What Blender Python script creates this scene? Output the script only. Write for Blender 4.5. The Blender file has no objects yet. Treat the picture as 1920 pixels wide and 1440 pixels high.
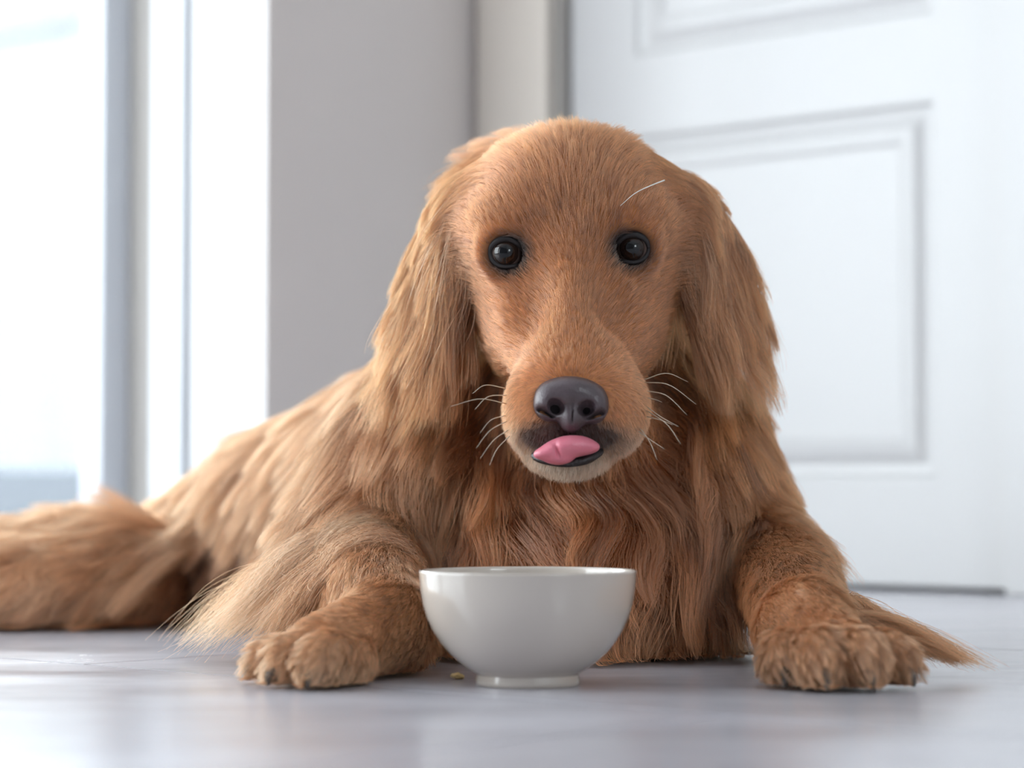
import bpy, bmesh, math, random
import numpy as np
from mathutils import Vector, Matrix, kdtree

random.seed(4)
rng = np.random.default_rng(4)
scene = bpy.context.scene
C = bpy.context.collection

# ------------------------------------------------------------------ camera
FPX, CAMZ, HORIZON = 4600.0, 0.134, 907.0
PITCH = math.atan((HORIZON - 720.0) / FPX)
cam_data = bpy.data.cameras.new('camera')
cam_data.sensor_width = 36.0
cam_data.lens = 36.0 * FPX / 1920.0
cam_data.clip_start = 0.05
cam_data.clip_end = 60
cam_data.dof.use_dof = True
cam_data.dof.focus_distance = 1.78
cam_data.dof.aperture_fstop = 4.0
cam = bpy.data.objects.new('camera', cam_data)
cam.location = (0, 0, CAMZ)
cam.rotation_euler = (math.pi / 2 + PITCH, 0, 0)
C.objects.link(cam)
scene.camera = cam

# ------------------------------------------------------------------ sky, exposure
world = bpy.data.worlds.new('overcast_sky')
scene.world = world
world.use_nodes = True
wn = world.node_tree.nodes
wn['Background'].inputs['Color'].default_value = (0.93, 0.96, 1.0, 1)
wn['Background'].inputs['Strength'].default_value = 6.5
scene.view_settings.view_transform = 'Standard'
scene.view_settings.look = 'None'
scene.view_settings.gamma = 1.0
scene.view_settings.use_curve_mapping = False
scene.view_settings.exposure = 0.52
cy = scene.cycles
cy.max_bounces, cy.diffuse_bounces, cy.glossy_bounces, cy.transmission_bounces, cy.transparent_max_bounces = 4, 3, 3, 3, 6
cy.caustics_reflective = cy.caustics_refractive = False
cy.adaptive_threshold = 0.12

# ------------------------------------------------------------------ room frame
U = np.array([-0.743, 0.669, 0.0])      # along the door wall, to the back left
W = np.array([-0.669, -0.743, 0.0])     # out of the door wall, into the room
C0 = np.array([-0.054, 3.541, 0.0])     # inner corner beside the door
ROOM_L, ROOM_R, ROOM_F, ROOM_H = 3.0, -4.2, 3.5, 2.5
WINW = 0.41                             # w of the window wall's inner face

def uw(u, w, z=0.0):
    p = C0 + U * u + W * w
    return (float(p[0]), float(p[1]), float(z))

ROT_UW = math.atan2(U[1], U[0])

def portal(u, w, z, su, sz, into):
    """Daylight portal filling a window opening; INTO is the direction into the room in (u, w)."""
    d = bpy.data.lights.new('window_daylight', 'AREA')
    d.shape = 'RECTANGLE'
    d.size, d.size_y = su, sz
    d.cycles.is_portal = True
    o = bpy.data.objects.new('window_daylight', d)
    o.location = uw(u, w, z)
    v = Vector(tuple(U * into[0] + W * into[1]))
    o.rotation_euler = v.to_track_quat('-Z', 'Y').to_euler()
    C.objects.link(o)

GL_U0, GL_U1, GL_Z0, GL_Z1 = 0.392, 2.75, 0.08, 2.25       # glazed sliding door
FW_U0, FW_U1, FW_Z0, FW_Z1 = -0.2, 2.85, 0.12, 2.35         # window in the wall opposite the door
LW_W0, LW_W1, LW_Z0, LW_Z1 = 0.8, 3.2, 0.12, 2.35           # tall left-wall window, unseen, added to strengthen the side light
RW_W0, RW_W1, RW_Z0, RW_Z1 = 1.5, 2.5, 0.9, 2.1            # small right-wall window, unseen, added as fill for the grey wall
portal((GL_U0 + GL_U1) / 2, WINW - 0.16, (GL_Z0 + GL_Z1) / 2, GL_U1 - GL_U0, GL_Z1 - GL_Z0, (0, 1))
portal((FW_U0 + FW_U1) / 2, ROOM_F + 0.16, (FW_Z0 + FW_Z1) / 2, FW_U1 - FW_U0, FW_Z1 - FW_Z0, (0, -1))
portal(ROOM_L + 0.16, (LW_W0 + LW_W1) / 2, (LW_Z0 + LW_Z1) / 2, LW_W1 - LW_W0, LW_Z1 - LW_Z0, (-1, 0))
portal(ROOM_R - 0.16, (RW_W0 + RW_W1) / 2, (RW_Z0 + RW_Z1) / 2, RW_W1 - RW_W0, RW_Z1 - RW_Z0, (1, 0))

# ------------------------------------------------------------------ helpers
def P(px, py, y):
    """World point at depth y that the photograph shows at pixel (px, py)."""
    a, b = (px - 960) / FPX, (720 - py) / FPX
    d = np.array([a, math.cos(PITCH) - b * math.sin(PITCH), math.sin(PITCH) + b * math.cos(PITCH)])
    return np.array([0, 0, CAMZ]) + d * (y / d[1])

def tag(o, label=None, cat=None, group=None, kind=None):
    if label: o['label'] = label
    if cat: o['category'] = cat
    if group: o['group'] = group
    if kind: o['kind'] = kind
    return o

def link(name, data, mats=(), parent=None):
    o = bpy.data.objects.new(name, data)
    C.objects.link(o)
    for m in (mats if isinstance(mats, (list, tuple)) else (mats,)):
        data.materials.append(m)
    if parent is not None:
        o.parent = parent
    return o

def mesh_obj(name, verts, faces, mat, parent=None, smooth=False):
    me = bpy.data.meshes.new(name)
    me.from_pydata([tuple(map(float, v)) for v in verts], [], [tuple(map(int, f)) for f in faces])
    me.update()
    if smooth:
        me.shade_smooth()
    return link(name, me, mat, parent)

def box_vf(u0, u1, w0, w1, z0, z1):
    v = [uw(u, w, z) for z in (z0, z1) for (u, w) in ((u0, w0), (u1, w0), (u1, w1), (u0, w1))]
    f = [(0, 3, 2, 1), (4, 5, 6, 7), (0, 1, 5, 4), (1, 2, 6, 5), (2, 3, 7, 6), (3, 0, 4, 7)]
    return v, f

def fix_normals(o, bevel=0.0, seg=2):
    bm = bmesh.new(); bm.from_mesh(o.data)
    bmesh.ops.recalc_face_normals(bm, faces=bm.faces)
    if bevel:
        bmesh.ops.bevel(bm, geom=list(bm.edges), offset=bevel, segments=seg, affect='EDGES', profile=0.5)
    bm.to_mesh(o.data); bm.free()
    return o

def box(name, u0, u1, w0, w1, z0, z1, mat, parent=None, bevel=0.0):
    v, f = box_vf(u0, u1, w0, w1, z0, z1)
    return fix_normals(mesh_obj(name, v, f, mat, parent), bevel)

def wall(name, mat, axis, a0, a1, t0, t1, holes=(), z0=0.0, z1=ROOM_H):
    """Wall slab along 'u' or 'w' from a0 to a1, thickness t0..t1 on the other axis, with rectangular holes (a0, a1, z0, z1)."""
    A = sorted({a0, a1, *[h[0] for h in holes], *[h[1] for h in holes]})
    Z = sorted({z0, z1, *[h[2] for h in holes], *[h[3] for h in holes]})
    solid = lambda i, j: 0 <= i < len(A) - 1 and 0 <= j < len(Z) - 1 and not any(
        h[0] <= A[i] and A[i + 1] <= h[1] and h[2] <= Z[j] and Z[j + 1] <= h[3] for h in holes)
    idx, V, F = {}, [], []
    def vid(i, j, s):
        if (i, j, s) not in idx:
            t = t1 if s else t0
            idx[(i, j, s)] = len(V)
            V.append(uw(A[i], t, Z[j]) if axis == 'u' else uw(t, A[i], Z[j]))
        return idx[(i, j, s)]
    for i in range(len(A) - 1):
        for j in range(len(Z) - 1):
            if not solid(i, j): continue
            for s in (0, 1):
                F.append([vid(i, j, s), vid(i + 1, j, s), vid(i + 1, j + 1, s), vid(i, j + 1, s)])
            for (di, dj, e) in ((-1, 0, ((i, j), (i, j + 1))), (1, 0, ((i + 1, j), (i + 1, j + 1))), (0, -1, ((i, j), (i + 1, j))), (0, 1, ((i, j + 1), (i + 1, j + 1)))):
                if not solid(i + di, j + dj):
                    F.append([vid(*e[0], 0), vid(*e[1], 0), vid(*e[1], 1), vid(*e[0], 1)])
    o = mesh_obj(name, V, F, mat)
    fix_normals(o)
    return tag(o, kind='structure')

def tube(name, pts, radii, mat, parent=None, sides=8, smooth=True):
    pts = [Vector(tuple(map(float, p))) for p in pts]
    V, F = [], []
    n = len(pts)
    ref = Vector((0.13, 0.31, 0.94))
    for i, p in enumerate(pts):
        t = (pts[min(i + 1, n - 1)] - pts[max(i - 1, 0)]).normalized()
        a = t.cross(ref).normalized(); b = t.cross(a)
        for k in range(sides):
            th = 2 * math.pi * k / sides
            V.append(p + (a * math.cos(th) + b * math.sin(th)) * radii[i])
    for i in range(n - 1):
        for k in range(sides):
            k2 = (k + 1) % sides
            F.append((i * sides + k, i * sides + k2, (i + 1) * sides + k2, (i + 1) * sides + k))
    F.append(tuple(range(sides))[::-1]); F.append(tuple(range((n - 1) * sides, n * sides)))
    return fix_normals(mesh_obj(name, V, F, mat, parent, smooth))

def curve_pts(ctrl, n=12):
    """Catmull-Rom through the control points."""
    c = [np.array(p, float) for p in ctrl]
    c = [2 * c[0] - c[1]] + c + [2 * c[-1] - c[-2]]
    out = []
    segs = len(c) - 3
    for i in range(n):
        s = i / (n - 1) * segs
        k = min(int(s), segs - 1); t = s - k
        p0, p1, p2, p3 = c[k:k + 4]
        out.append(0.5 * ((2 * p1) + (-p0 + p2) * t + (2 * p0 - 5 * p1 + 4 * p2 - p3) * t * t + (-p0 + 3 * p1 - 3 * p2 + p3) * t ** 3))
    return out

# ------------------------------------------------------------------ materials
def new_mat(name):
    m = bpy.data.materials.new(name); m.use_nodes = True
    return m, m.node_tree.nodes, m.node_tree.links, m.node_tree.nodes['Principled BSDF']

def paint(name, col, rough=0.5, var=0.03, scale=6.0, spec=0.5, bump=0.0, bscale=180.0, coat=0.0):
    m, n, l, b = new_mat(name)
    tc = n.new('ShaderNodeTexCoord'); no = n.new('ShaderNodeTexNoise')
    no.inputs['Scale'].default_value = scale; no.inputs['Detail'].default_value = 4
    mx = n.new('ShaderNodeMix'); mx.data_type = 'RGBA'
    mx.inputs[6].default_value = (*[c * (1 - var) for c in col], 1)
    mx.inputs[7].default_value = (*[min(1, c * (1 + var)) for c in col], 1)
    l.new(tc.outputs['Object'], no.inputs['Vector']); l.new(no.outputs['Fac'], mx.inputs[0]); l.new(mx.outputs[2], b.inputs['Base Color'])
    b.inputs['Roughness'].default_value = rough
    b.inputs['Specular IOR Level'].default_value = spec
    b.inputs['Coat Weight'].default_value = coat
    b.inputs['Coat Roughness'].default_value = 0.06
    if bump:
        nb = n.new('ShaderNodeTexNoise'); nb.inputs['Scale'].default_value = bscale
        bp = n.new('ShaderNodeBump'); bp.inputs['Strength'].default_value = bump; bp.inputs['Distance'].default_value = 0.002
        l.new(tc.outputs['Object'], nb.inputs['Vector']); l.new(nb.outputs['Fac'], bp.inputs['Height']); l.new(bp.outputs['Normal'], b.inputs['Normal'])
    return m

M_wall = paint('wall_paint', (0.73, 0.672, 0.645), 0.75, 0.02, bump=0.15)
M_white = paint('white_paint', (0.70, 0.70, 0.71), 0.6, 0.015, bump=0.05)
M_ceil = paint('ceiling_paint', (0.72, 0.72, 0.72), 0.8, 0.01)
M_door = paint('door_lacquer', (0.57, 0.56, 0.56), 0.34, 0.01, spec=0.55)
M_casing = paint('cream_lacquer', (0.68, 0.615, 0.55), 0.45, 0.015)
M_frame = paint('window_frame_white', (0.62, 0.64, 0.68), 0.4, 0.015)
M_recess_shade = paint('recess_shade_taupe', (0.36, 0.335, 0.31), 0.6, 0.03)  # taupe stands in for the shade in frame recesses and door gap
M_out = paint('exterior_render', (0.105, 0.115, 0.132), 0.9, 0.03, scale=2.0)
M_frontwall = paint('fill_cutting_dark_paint', (0.20, 0.20, 0.215), 0.7, 0.03)  # unseen wall darkened to cut front fill and darken the eye reflections
M_beam = paint('exterior_beam', (0.06, 0.062, 0.07), 0.8, 0.05)
M_grout = paint('floor_joint', (0.46, 0.445, 0.47), 0.6, 0.05)

def floor_mat():
    m, n, l, b = new_mat('grey_floor_tile')
    tc = n.new('ShaderNodeTexCoord'); mp = n.new('ShaderNodeMapping')
    mp.inputs['Rotation'].default_value[2] = -ROT_UW
    mp.inputs['Scale'].default_value = (1.5, 3.0, 1.0)
    n1 = n.new('ShaderNodeTexNoise'); n1.inputs['Scale'].default_value = 3.0; n1.inputs['Detail'].default_value = 8; n1.inputs['Roughness'].default_value = 0.62
    n2 = n.new('ShaderNodeTexNoise'); n2.inputs['Scale'].default_value = 2.2; n2.inputs['Detail'].default_value = 5
    r = n.new('ShaderNodeValToRGB')
    r.color_ramp.elements[0].position = 0.32; r.color_ramp.elements[0].color = (0.46, 0.445, 0.485, 1)
    r.color_ramp.elements[1].position = 0.70; r.color_ramp.elements[1].color = (0.575, 0.555, 0.60, 1)
    ad = n.new('ShaderNodeMath'); ad.operation = 'MULTIPLY_ADD'; ad.inputs[1].default_value = 0.5
    hf = n.new('ShaderNodeMath'); hf.operation = 'MULTIPLY'; hf.inputs[1].default_value = 0.5
    l.new(tc.outputs['Object'], mp.inputs['Vector']); l.new(mp.outputs[0], n1.inputs['Vector']); l.new(tc.outputs['Object'], n2.inputs['Vector'])
    l.new(n2.outputs['Fac'], hf.inputs[0]); l.new(n1.outputs['Fac'], ad.inputs[0]); l.new(hf.outputs[0], ad.inputs[2]); l.new(ad.outputs[0], r.inputs['Fac'])
    l.new(r.outputs['Color'], b.inputs['Base Color'])
    rr = n.new('ShaderNodeMapRange'); rr.inputs[1].default_value = 0.3; rr.inputs[2].default_value = 0.7; rr.inputs[3].default_value = 0.17; rr.inputs[4].default_value = 0.28
    l.new(n1.outputs['Fac'], rr.inputs[0]); l.new(rr.outputs[0], b.inputs['Roughness'])
    bp = n.new('ShaderNodeBump'); bp.inputs['Strength'].default_value = 0.05; bp.inputs['Distance'].default_value = 0.002
    l.new(n1.outputs['Fac'], bp.inputs['Height']); l.new(bp.outputs[0], b.inputs['Normal'])
    b.inputs['Specular IOR Level'].default_value = 0.5
    return m
M_floor = floor_mat()

def glass_mat():
    m, n, l, b = new_mat('window_glass')
    n.remove(b)
    tr = n.new('ShaderNodeBsdfTransparent'); tr.inputs[0].default_value = (0.95, 0.98, 0.98, 1)
    gl = n.new('ShaderNodeBsdfGlossy'); gl.inputs['Roughness'].default_value = 0.02
    mx = n.new('ShaderNodeMixShader')
    mx.inputs[0].default_value = 0.05; l.new(tr.outputs[0], mx.inputs[1]); l.new(gl.outputs[0], mx.inputs[2])
    l.new(mx.outputs[0], n['Material Output'].inputs['Surface'])
    return m
M_glass = glass_mat()

# ------------------------------------------------------------------ floor
TU, TW, GAP = 1.2, 0.6, 0.003
JW = 1.45                      # one long joint runs here, under the left paw
floor = box('floor', ROOM_R, ROOM_L, -0.05, ROOM_F, -0.06, -0.0015, M_grout)
tag(floor, 'grey stone-look tiled floor with a soft sheen', None, kind='structure')
tv, tf = None, None
row = 0
w = JW - 3 * TW
while w < ROOM_F:
    u = ROOM_R - 0.35 - (row % 2) * 0.6
    while u < ROOM_L:
        a0, a1 = max(u, ROOM_R) + GAP / 2, min(u + TU, ROOM_L) - GAP / 2
        b0, b1 = max(w, -0.05) + GAP / 2, min(w + TW, ROOM_F) - GAP / 2
        if a1 - a0 > 0.02 and b1 - b0 > 0.02:
            box('floor_tile', a0, a1, b0, b1, -0.02, 0.0, M_floor, floor)
        u += TU
    w += TW; row += 1

# ------------------------------------------------------------------ walls, ceiling
D_U0, D_U1, D_H = -0.874, -0.170, 2.04          # door leaf
wall('wall_back', M_wall, 'u', ROOM_R, 0.0, -0.14, 0.0, holes=[(D_U0 - 0.03, D_U1 + 0.03, -0.001, D_H + 0.03)], z0=-0.001)
wall('wall_column', M_wall, 'w', -0.14, WINW - 0.14, 0.0, 0.14)
wall('wall_window', M_white, 'u', 0.0, ROOM_L, WINW - 0.14, WINW, holes=[(0.145, GL_U1 + 0.06, 0.0, GL_Z1 + 0.06)], z0=0.0)
# the column's shaded face is painted like the wall
box('wall_column_face', -0.004, 0.0, -0.0, WINW, 0.0, ROOM_H, M_wall)['kind'] = 'structure'
wall('wall_left', M_white, 'w', WINW - 0.14, ROOM_F, ROOM_L, ROOM_L + 0.14, holes=[(LW_W0, LW_W1, LW_Z0, LW_Z1)])
wall('wall_front', M_frontwall, 'u', ROOM_R, ROOM_L, ROOM_F, ROOM_F + 0.14, holes=[(FW_U0, FW_U1, FW_Z0, FW_Z1)])
wall('wall_right', M_white, 'w', -0.14, ROOM_F, ROOM_R - 0.14, ROOM_R, holes=[(RW_W0, RW_W1, RW_Z0, RW_Z1)])
tag(box('ceiling', ROOM_R, ROOM_L + 0.14, -0.14, ROOM_F + 0.14, ROOM_H, ROOM_H + 0.1, M_ceil), kind='structure')

# ------------------------------------------------------------------ glazed sliding door (window_1)
win = bpy.data.objects.new('window_1', None); C.objects.link(win)
win.location = uw(1.4, WINW - 0.07, 0); win['kind'] = 'structure'
win['label'] = 'bright glazed sliding door with white frame'
def wbox(name, *a, mat=M_frame, bevel=0.003):
    o = box(name, *a, mat, None, bevel); o.parent = win; o.matrix_parent_inverse = Matrix.Translation(win.location).inverted(); return o
wbox('frame_groove', 0.145, 0.17, WINW - 0.13, WINW - 0.03, 0, GL_Z1 + 0.06, mat=M_recess_shade, bevel=0)  # shade of the groove is in the paint
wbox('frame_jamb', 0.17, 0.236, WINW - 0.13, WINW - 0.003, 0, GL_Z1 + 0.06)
wbox('frame_recess', 0.236, 0.346, WINW - 0.13, WINW - 0.054, 0.06, GL_Z1, mat=M_recess_shade, bevel=0)  # recess shadow painted in taupe
wbox('sash_stile', 0.346, 0.392, WINW - 0.12, WINW - 0.005, 0.06, GL_Z1)
wbox('sash_stile', 1.50, 1.57, WINW - 0.12, WINW - 0.03, 0.06, GL_Z1)
wbox('sash_stile', GL_U1 - 0.05, GL_U1 + 0.06, WINW - 0.12, WINW - 0.01, 0.06, GL_Z1)
wbox('threshold', 0.236, GL_U1 + 0.06, WINW - 0.13, WINW - 0.0, 0.0, 0.06)
wbox('bottom_rail', 0.392, GL_U1 - 0.05, WINW - 0.10, WINW - 0.05, 0.06, GL_Z0)
wbox('top_rail', 0.17, GL_U1 + 0.06, WINW - 0.13, WINW - 0.01, GL_Z1, GL_Z1 + 0.06)
wbox('pane', 0.392, 1.50, WINW - 0.086, WINW - 0.080, GL_Z0, GL_Z1, mat=M_glass, bevel=0)
wbox('pane', 1.57, GL_U1 - 0.05, WINW - 0.066, WINW - 0.060, GL_Z0, GL_Z1, mat=M_glass, bevel=0)

# window_2 in the front wall
win2 = bpy.data.objects.new('window_2', None); C.objects.link(win2); win2['kind'] = 'structure'
win2.location = uw((FW_U0 + FW_U1) / 2, ROOM_F, FW_Z0)
def wbox2(name, *a, mat=M_frame, bevel=0.003):
    o = box(name, *a, mat, None, bevel); o.parent = win2; o.matrix_parent_inverse = Matrix.Translation(win2.location).inverted(); return o
for (u0, u1) in ((FW_U0, FW_U0 + 0.05), ((FW_U0 + FW_U1) / 2 - 0.025, (FW_U0 + FW_U1) / 2 + 0.025), (FW_U1 - 0.05, FW_U1)):
    wbox2('frame_post', u0, u1, ROOM_F + 0.02, ROOM_F + 0.08, FW_Z0, FW_Z1)
wbox2('frame_rail', FW_U0, FW_U1, ROOM_F + 0.02, ROOM_F + 0.08, FW_Z0, FW_Z0 + 0.05)
wbox2('frame_rail', FW_U0, FW_U1, ROOM_F + 0.02, ROOM_F + 0.08, FW_Z1 - 0.05, FW_Z1)
wbox2('pane', FW_U0 + 0.05, (FW_U0 + FW_U1) / 2 - 0.025, ROOM_F + 0.045, ROOM_F + 0.05, FW_Z0 + 0.05, FW_Z1 - 0.05, mat=M_glass, bevel=0)
wbox2('pane', (FW_U0 + FW_U1) / 2 + 0.025, FW_U1 - 0.05, ROOM_F + 0.045, ROOM_F + 0.05, FW_Z0 + 0.05, FW_Z1 - 0.05, mat=M_glass, bevel=0)

# added_window_3 in the right wall, added_window_4 in the left wall: both unseen, added for extra light
for (nm0, ua, ub, uc, ud, w0, w1, z0, z1) in (('added_window_3', ROOM_R - 0.08, ROOM_R - 0.02, ROOM_R - 0.052, ROOM_R - 0.047, RW_W0, RW_W1, RW_Z0, RW_Z1),
                                              ('added_window_4', ROOM_L + 0.02, ROOM_L + 0.08, ROOM_L + 0.047, ROOM_L + 0.052, LW_W0, LW_W1, LW_Z0, LW_Z1)):
    wx = bpy.data.objects.new(nm0, None); C.objects.link(wx); wx['kind'] = 'structure'
    wx.location = uw((ua + ub) / 2, (w0 + w1) / 2, z0)
    inv = Matrix.Translation(wx.location).inverted()
    for (nm, a0, a1, b0, b1) in (('frame_post', w0, w0 + 0.05, z0, z1), ('frame_post', w1 - 0.05, w1, z0, z1), ('frame_rail', w0, w1, z0, z0 + 0.05), ('frame_rail', w0, w1, z1 - 0.05, z1)):
        o = box(nm, ua, ub, a0, a1, b0, b1, M_frame, None, 0.003); o.parent = wx; o.matrix_parent_inverse = inv
    o = box('pane', uc, ud, w0 + 0.05, w1 - 0.05, z0 + 0.05, z1 - 0.05, M_glass); o.parent = wx; o.matrix_parent_inverse = inv

# outside: terrace and a pale facade across it
tag(box('terrace_ground', -2.0, 9.0, -6.0, WINW - 0.14, -0.10, -0.02, M_out), 'pale terrace outside the glazed door', kind='structure')
fac = box('facade_wall', 0.2, 9.0, -2.6, -2.4, -0.1, 1.70, M_out); tag(fac, kind='structure')
bm_ = box('facade_beam', 0.2, 9.0, -2.62, -2.36, 1.64, 1.72, M_beam, fac)

# ------------------------------------------------------------------ interior door
door = bpy.data.objects.new('door_1', None); C.objects.link(door)
door.location = uw((D_U0 + D_U1) / 2, -0.03, 0); door['kind'] = 'structure'
door['label'] = 'white panelled interior door'
def dchild(o, par=door):
    o.parent = par; o.matrix_parent_inverse = Matrix.Translation(door.location).inverted(); return o

def panelled_leaf():
    """Leaf front with two moulded panels: nested rectangles stepped in depth, all one surface."""
    wf = -0.018
    prof = [(0.0, 0.0), (0.006, -0.006), (0.016, -0.0075), (0.032, -0.0015), (0.046, 0.000), (0.052, -0.003), (0.060, -0.003)]
    V, F = [], []
    def loop(u0, u1, z0, z1, w):
        i = len(V); V.extend([uw(u0, w, z0), uw(u1, w, z0), uw(u1, w, z1), uw(u0, w, z1)]); return [i, i + 1, i + 2, i + 3]
    pu0, pu1 = -0.764, -0.285
    zs = [(0.142, 0.612), (0.722, 1.90)]
    grid = [(D_U0, pu0), (pu0, pu1), (pu1, D_U1)]
    zz = [0.007, 0.142, 0.612, 0.722, 1.90, D_H]
    for a in grid:
        for k in range(5):
            if a == grid[1] and k in (1, 3): continue
            F.append(loop(a[0], a[1], zz[k], zz[k + 1], wf))
    for (z0, z1) in zs:
        prev = None
        for (ins, dep) in prof:
            cur = loop(pu0 + ins, pu1 - ins, z0 + ins, z1 - ins, wf + dep)
            if prev:
                for k in range(4):
                    F.append([prev[k], prev[(k + 1) % 4], cur[(k + 1) % 4], cur[k]])
            prev = cur
        F.append(prev)
    o = mesh_obj('door_leaf', V, F, M_door)
    bm = bmesh.new(); bm.from_mesh(o.data)
    bmesh.ops.remove_doubles(bm, verts=bm.verts, dist=1e-5)
    edge = [e for e in bm.edges if e.is_boundary]
    ex = bmesh.ops.extrude_edge_only(bm, edges=edge)
    for v in [g for g in ex['geom'] if isinstance(g, bmesh.types.BMVert)]:
        v.co += Vector(tuple(-W * 0.04))
    bmesh.ops.holes_fill(bm, edges=[e for e in bm.edges if e.is_boundary], sides=0)
    bmesh.ops.recalc_face_normals(bm, faces=bm.faces)
    bm.to_mesh(o.data); bm.free()
    return o
dchild(panelled_leaf())
dchild(box('door_jamb', D_U1 + 0.004, D_U1 + 0.03, -0.14, 0.0, 0, D_H + 0.03, M_recess_shade))  # darker than the other jamb: shadow line beside the leaf put into colour
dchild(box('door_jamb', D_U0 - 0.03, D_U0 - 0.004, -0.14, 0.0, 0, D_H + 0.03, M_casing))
dchild(box('door_head', D_U0 - 0.03, D_U1 + 0.03, -0.14, 0.0, D_H + 0.004, D_H + 0.03, M_casing))
dchild(box('casing', D_U1 + 0.018, -0.018, 0.0, 0.016, 0, D_H + 0.10, M_casing, None, 0.003))
dchild(box('casing', D_U0 - 0.11, D_U0 - 0.006, 0.0, 0.016, 0, D_H + 0.10, M_door, None, 0.003))
dchild(box('casing', D_U0 - 0.006, D_U1 + 0.018, 0.0, 0.016, D_H + 0.02, D_H + 0.10, M_casing, None, 0.003))
hnd = tube('door_handle', curve_pts([uw(D_U0 + 0.06, -0.02, 1.02), uw(D_U0 + 0.06, 0.04, 1.02), uw(D_U0 + 0.09, 0.045, 1.02), uw(D_U0 + 0.18, 0.045, 1.02)], 10), [0.009] * 10,
           paint('handle_metal', (0.6, 0.6, 0.6), 0.3, 0.02))
dchild(hnd)
tag(box('door_light_block', D_U0 - 0.25, D_U1 + 0.16, -0.26, -0.141, -0.06, ROOM_H, M_wall), kind='structure')  # unseen slab added behind the door to stop light leaking under it
bb = box('baseboard_back', ROOM_R, D_U0 - 0.11, 0.0, 0.012, 0, 0.08, M_door, None, 0.002); bb['kind'] = 'structure'

# ------------------------------------------------------------------ bowl
BOWL = P(989.5, 1281, 1.643); BOWL[2] = 0.0
def lathe(name, prof, mat, parent, seg=96, smooth=True):
    V, F = [], []
    for (r, z) in prof:
        for k in range(seg):
            a = 2 * math.pi * k / seg
            V.append((r * math.cos(a), r * math.sin(a), z))
    m = len(prof)
    for i in range(m - 1):
        for k in range(seg):
            F.append((i * seg + k, i * seg + (k + 1) % seg, (i + 1) * seg + (k + 1) % seg, (i + 1) * seg + k))
    return fix_normals(mesh_obj(name, V, F, mat, parent, smooth))
def ceramic():
    m, n, l, b = new_mat('white_glazed_ceramic')
    b.inputs['Base Color'].default_value = (0.80, 0.77, 0.73, 1)
    b.inputs['Roughness'].default_value = 0.22
    b.inputs['Coat Weight'].default_value = 0.6; b.inputs['Coat Roughness'].default_value = 0.08
    b.inputs['Subsurface Weight'].default_value = 0.0
    tc = n.new('ShaderNodeTexCoord'); no = n.new('ShaderNodeTexNoise'); no.inputs['Scale'].default_value = 25
    mx = n.new('ShaderNodeMix'); mx.data_type = 'RGBA'
    mx.inputs[6].default_value = (0.60, 0.53, 0.47, 1); mx.inputs[7].default_value = (0.63, 0.56, 0.50, 1)
    l.new(tc.outputs['Object'], no.inputs['Vector']); l.new(no.outputs['Fac'], mx.inputs[0]); l.new(mx.outputs[2], b.inputs['Base Color'])
    return m
M_cer = ceramic()
bowl = bpy.data.objects.new('bowl', None); C.objects.link(bowl); bowl.location = tuple(BOWL)
tag(bowl, 'white ceramic bowl on a foot ring standing in front of the dog', 'bowl')
S = 1.643 / FPX
def bp(dx, y): return (dx * S, max(0.0, (1281 - y) * S))
outer = [(0.0, 0.008), (0.030, 0.008)] + [bp(*q) for q in ((94, 1263), (97, 1258), (112, 1250), (128, 1238), (146, 1222), (163, 1202), (178, 1178), (189, 1154), (196, 1130), (200, 1106), (202, 1086), (203, 1073))]
rim = [bp(203.5, 1069.5), bp(202.5, 1067.5), bp(200.5, 1067.0), bp(198.5, 1068.5)]
inner = [bp(*q) for q in ((197.5, 1074), (196, 1090), (193, 1112), (187, 1138), (177, 1165), (162, 1192), (142, 1216), (116, 1236), (84, 1248), (40, 1253))] + [(0.0, bp(0, 1254)[1])]
lathe('bowl_body', outer + rim + inner, M_cer, bowl)
lathe('foot_ring', [(0.028, 0.010)] + [(0.029, 0.003), (0.031, 0.0)] + [bp(*q) for q in ((95, 1281), (97.5, 1279.5), (97.5, 1272), (96, 1266), (95, 1258))], M_cer, bowl)

# crumb of kibble by the bowl
cr = bpy.data.meshes.new('food_crumb'); bmc = bmesh.new()
bmesh.ops.create_icosphere(bmc, subdivisions=2, radius=1.0)
for v in bmc.verts:
    v.co = Vector((v.co.x * 0.0050, v.co.y * 0.0034, v.co.z * 0.0022)) * (1 + 0.25 * math.sin(v.co.x * 5 + 1) * math.cos(v.co.y * 4))
bmc.to_mesh(cr); bmc.free()
crumb = link('food_crumb', cr, paint('crumb_yellow', (0.95, 0.68, 0.30), 0.5, 0.1, scale=300))
cp = P(858, 1273, 1.69); crumb.location = (cp[0], cp[1], 0.0022); crumb.rotation_euler = (0.1, 0.1, 0.3)
tag(crumb, 'tiny yellow crumb of food on the floor beside the bowl', 'crumb')

# ================================================================== DOG
dog = bpy.data.objects.new('dog', None); C.objects.link(dog)
dog.location = (0.0, 1.95, 0.0)
tag(dog, 'golden retriever lying on the floor behind the bowl, licking its lips', 'dog')
DINV = Matrix.Translation(dog.location).inverted()
def dpart(o, par=None):
    o.parent = par or dog
    if par is None: o.matrix_parent_inverse = DINV      # a part's own world matrix is already the identity
    return o

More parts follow.
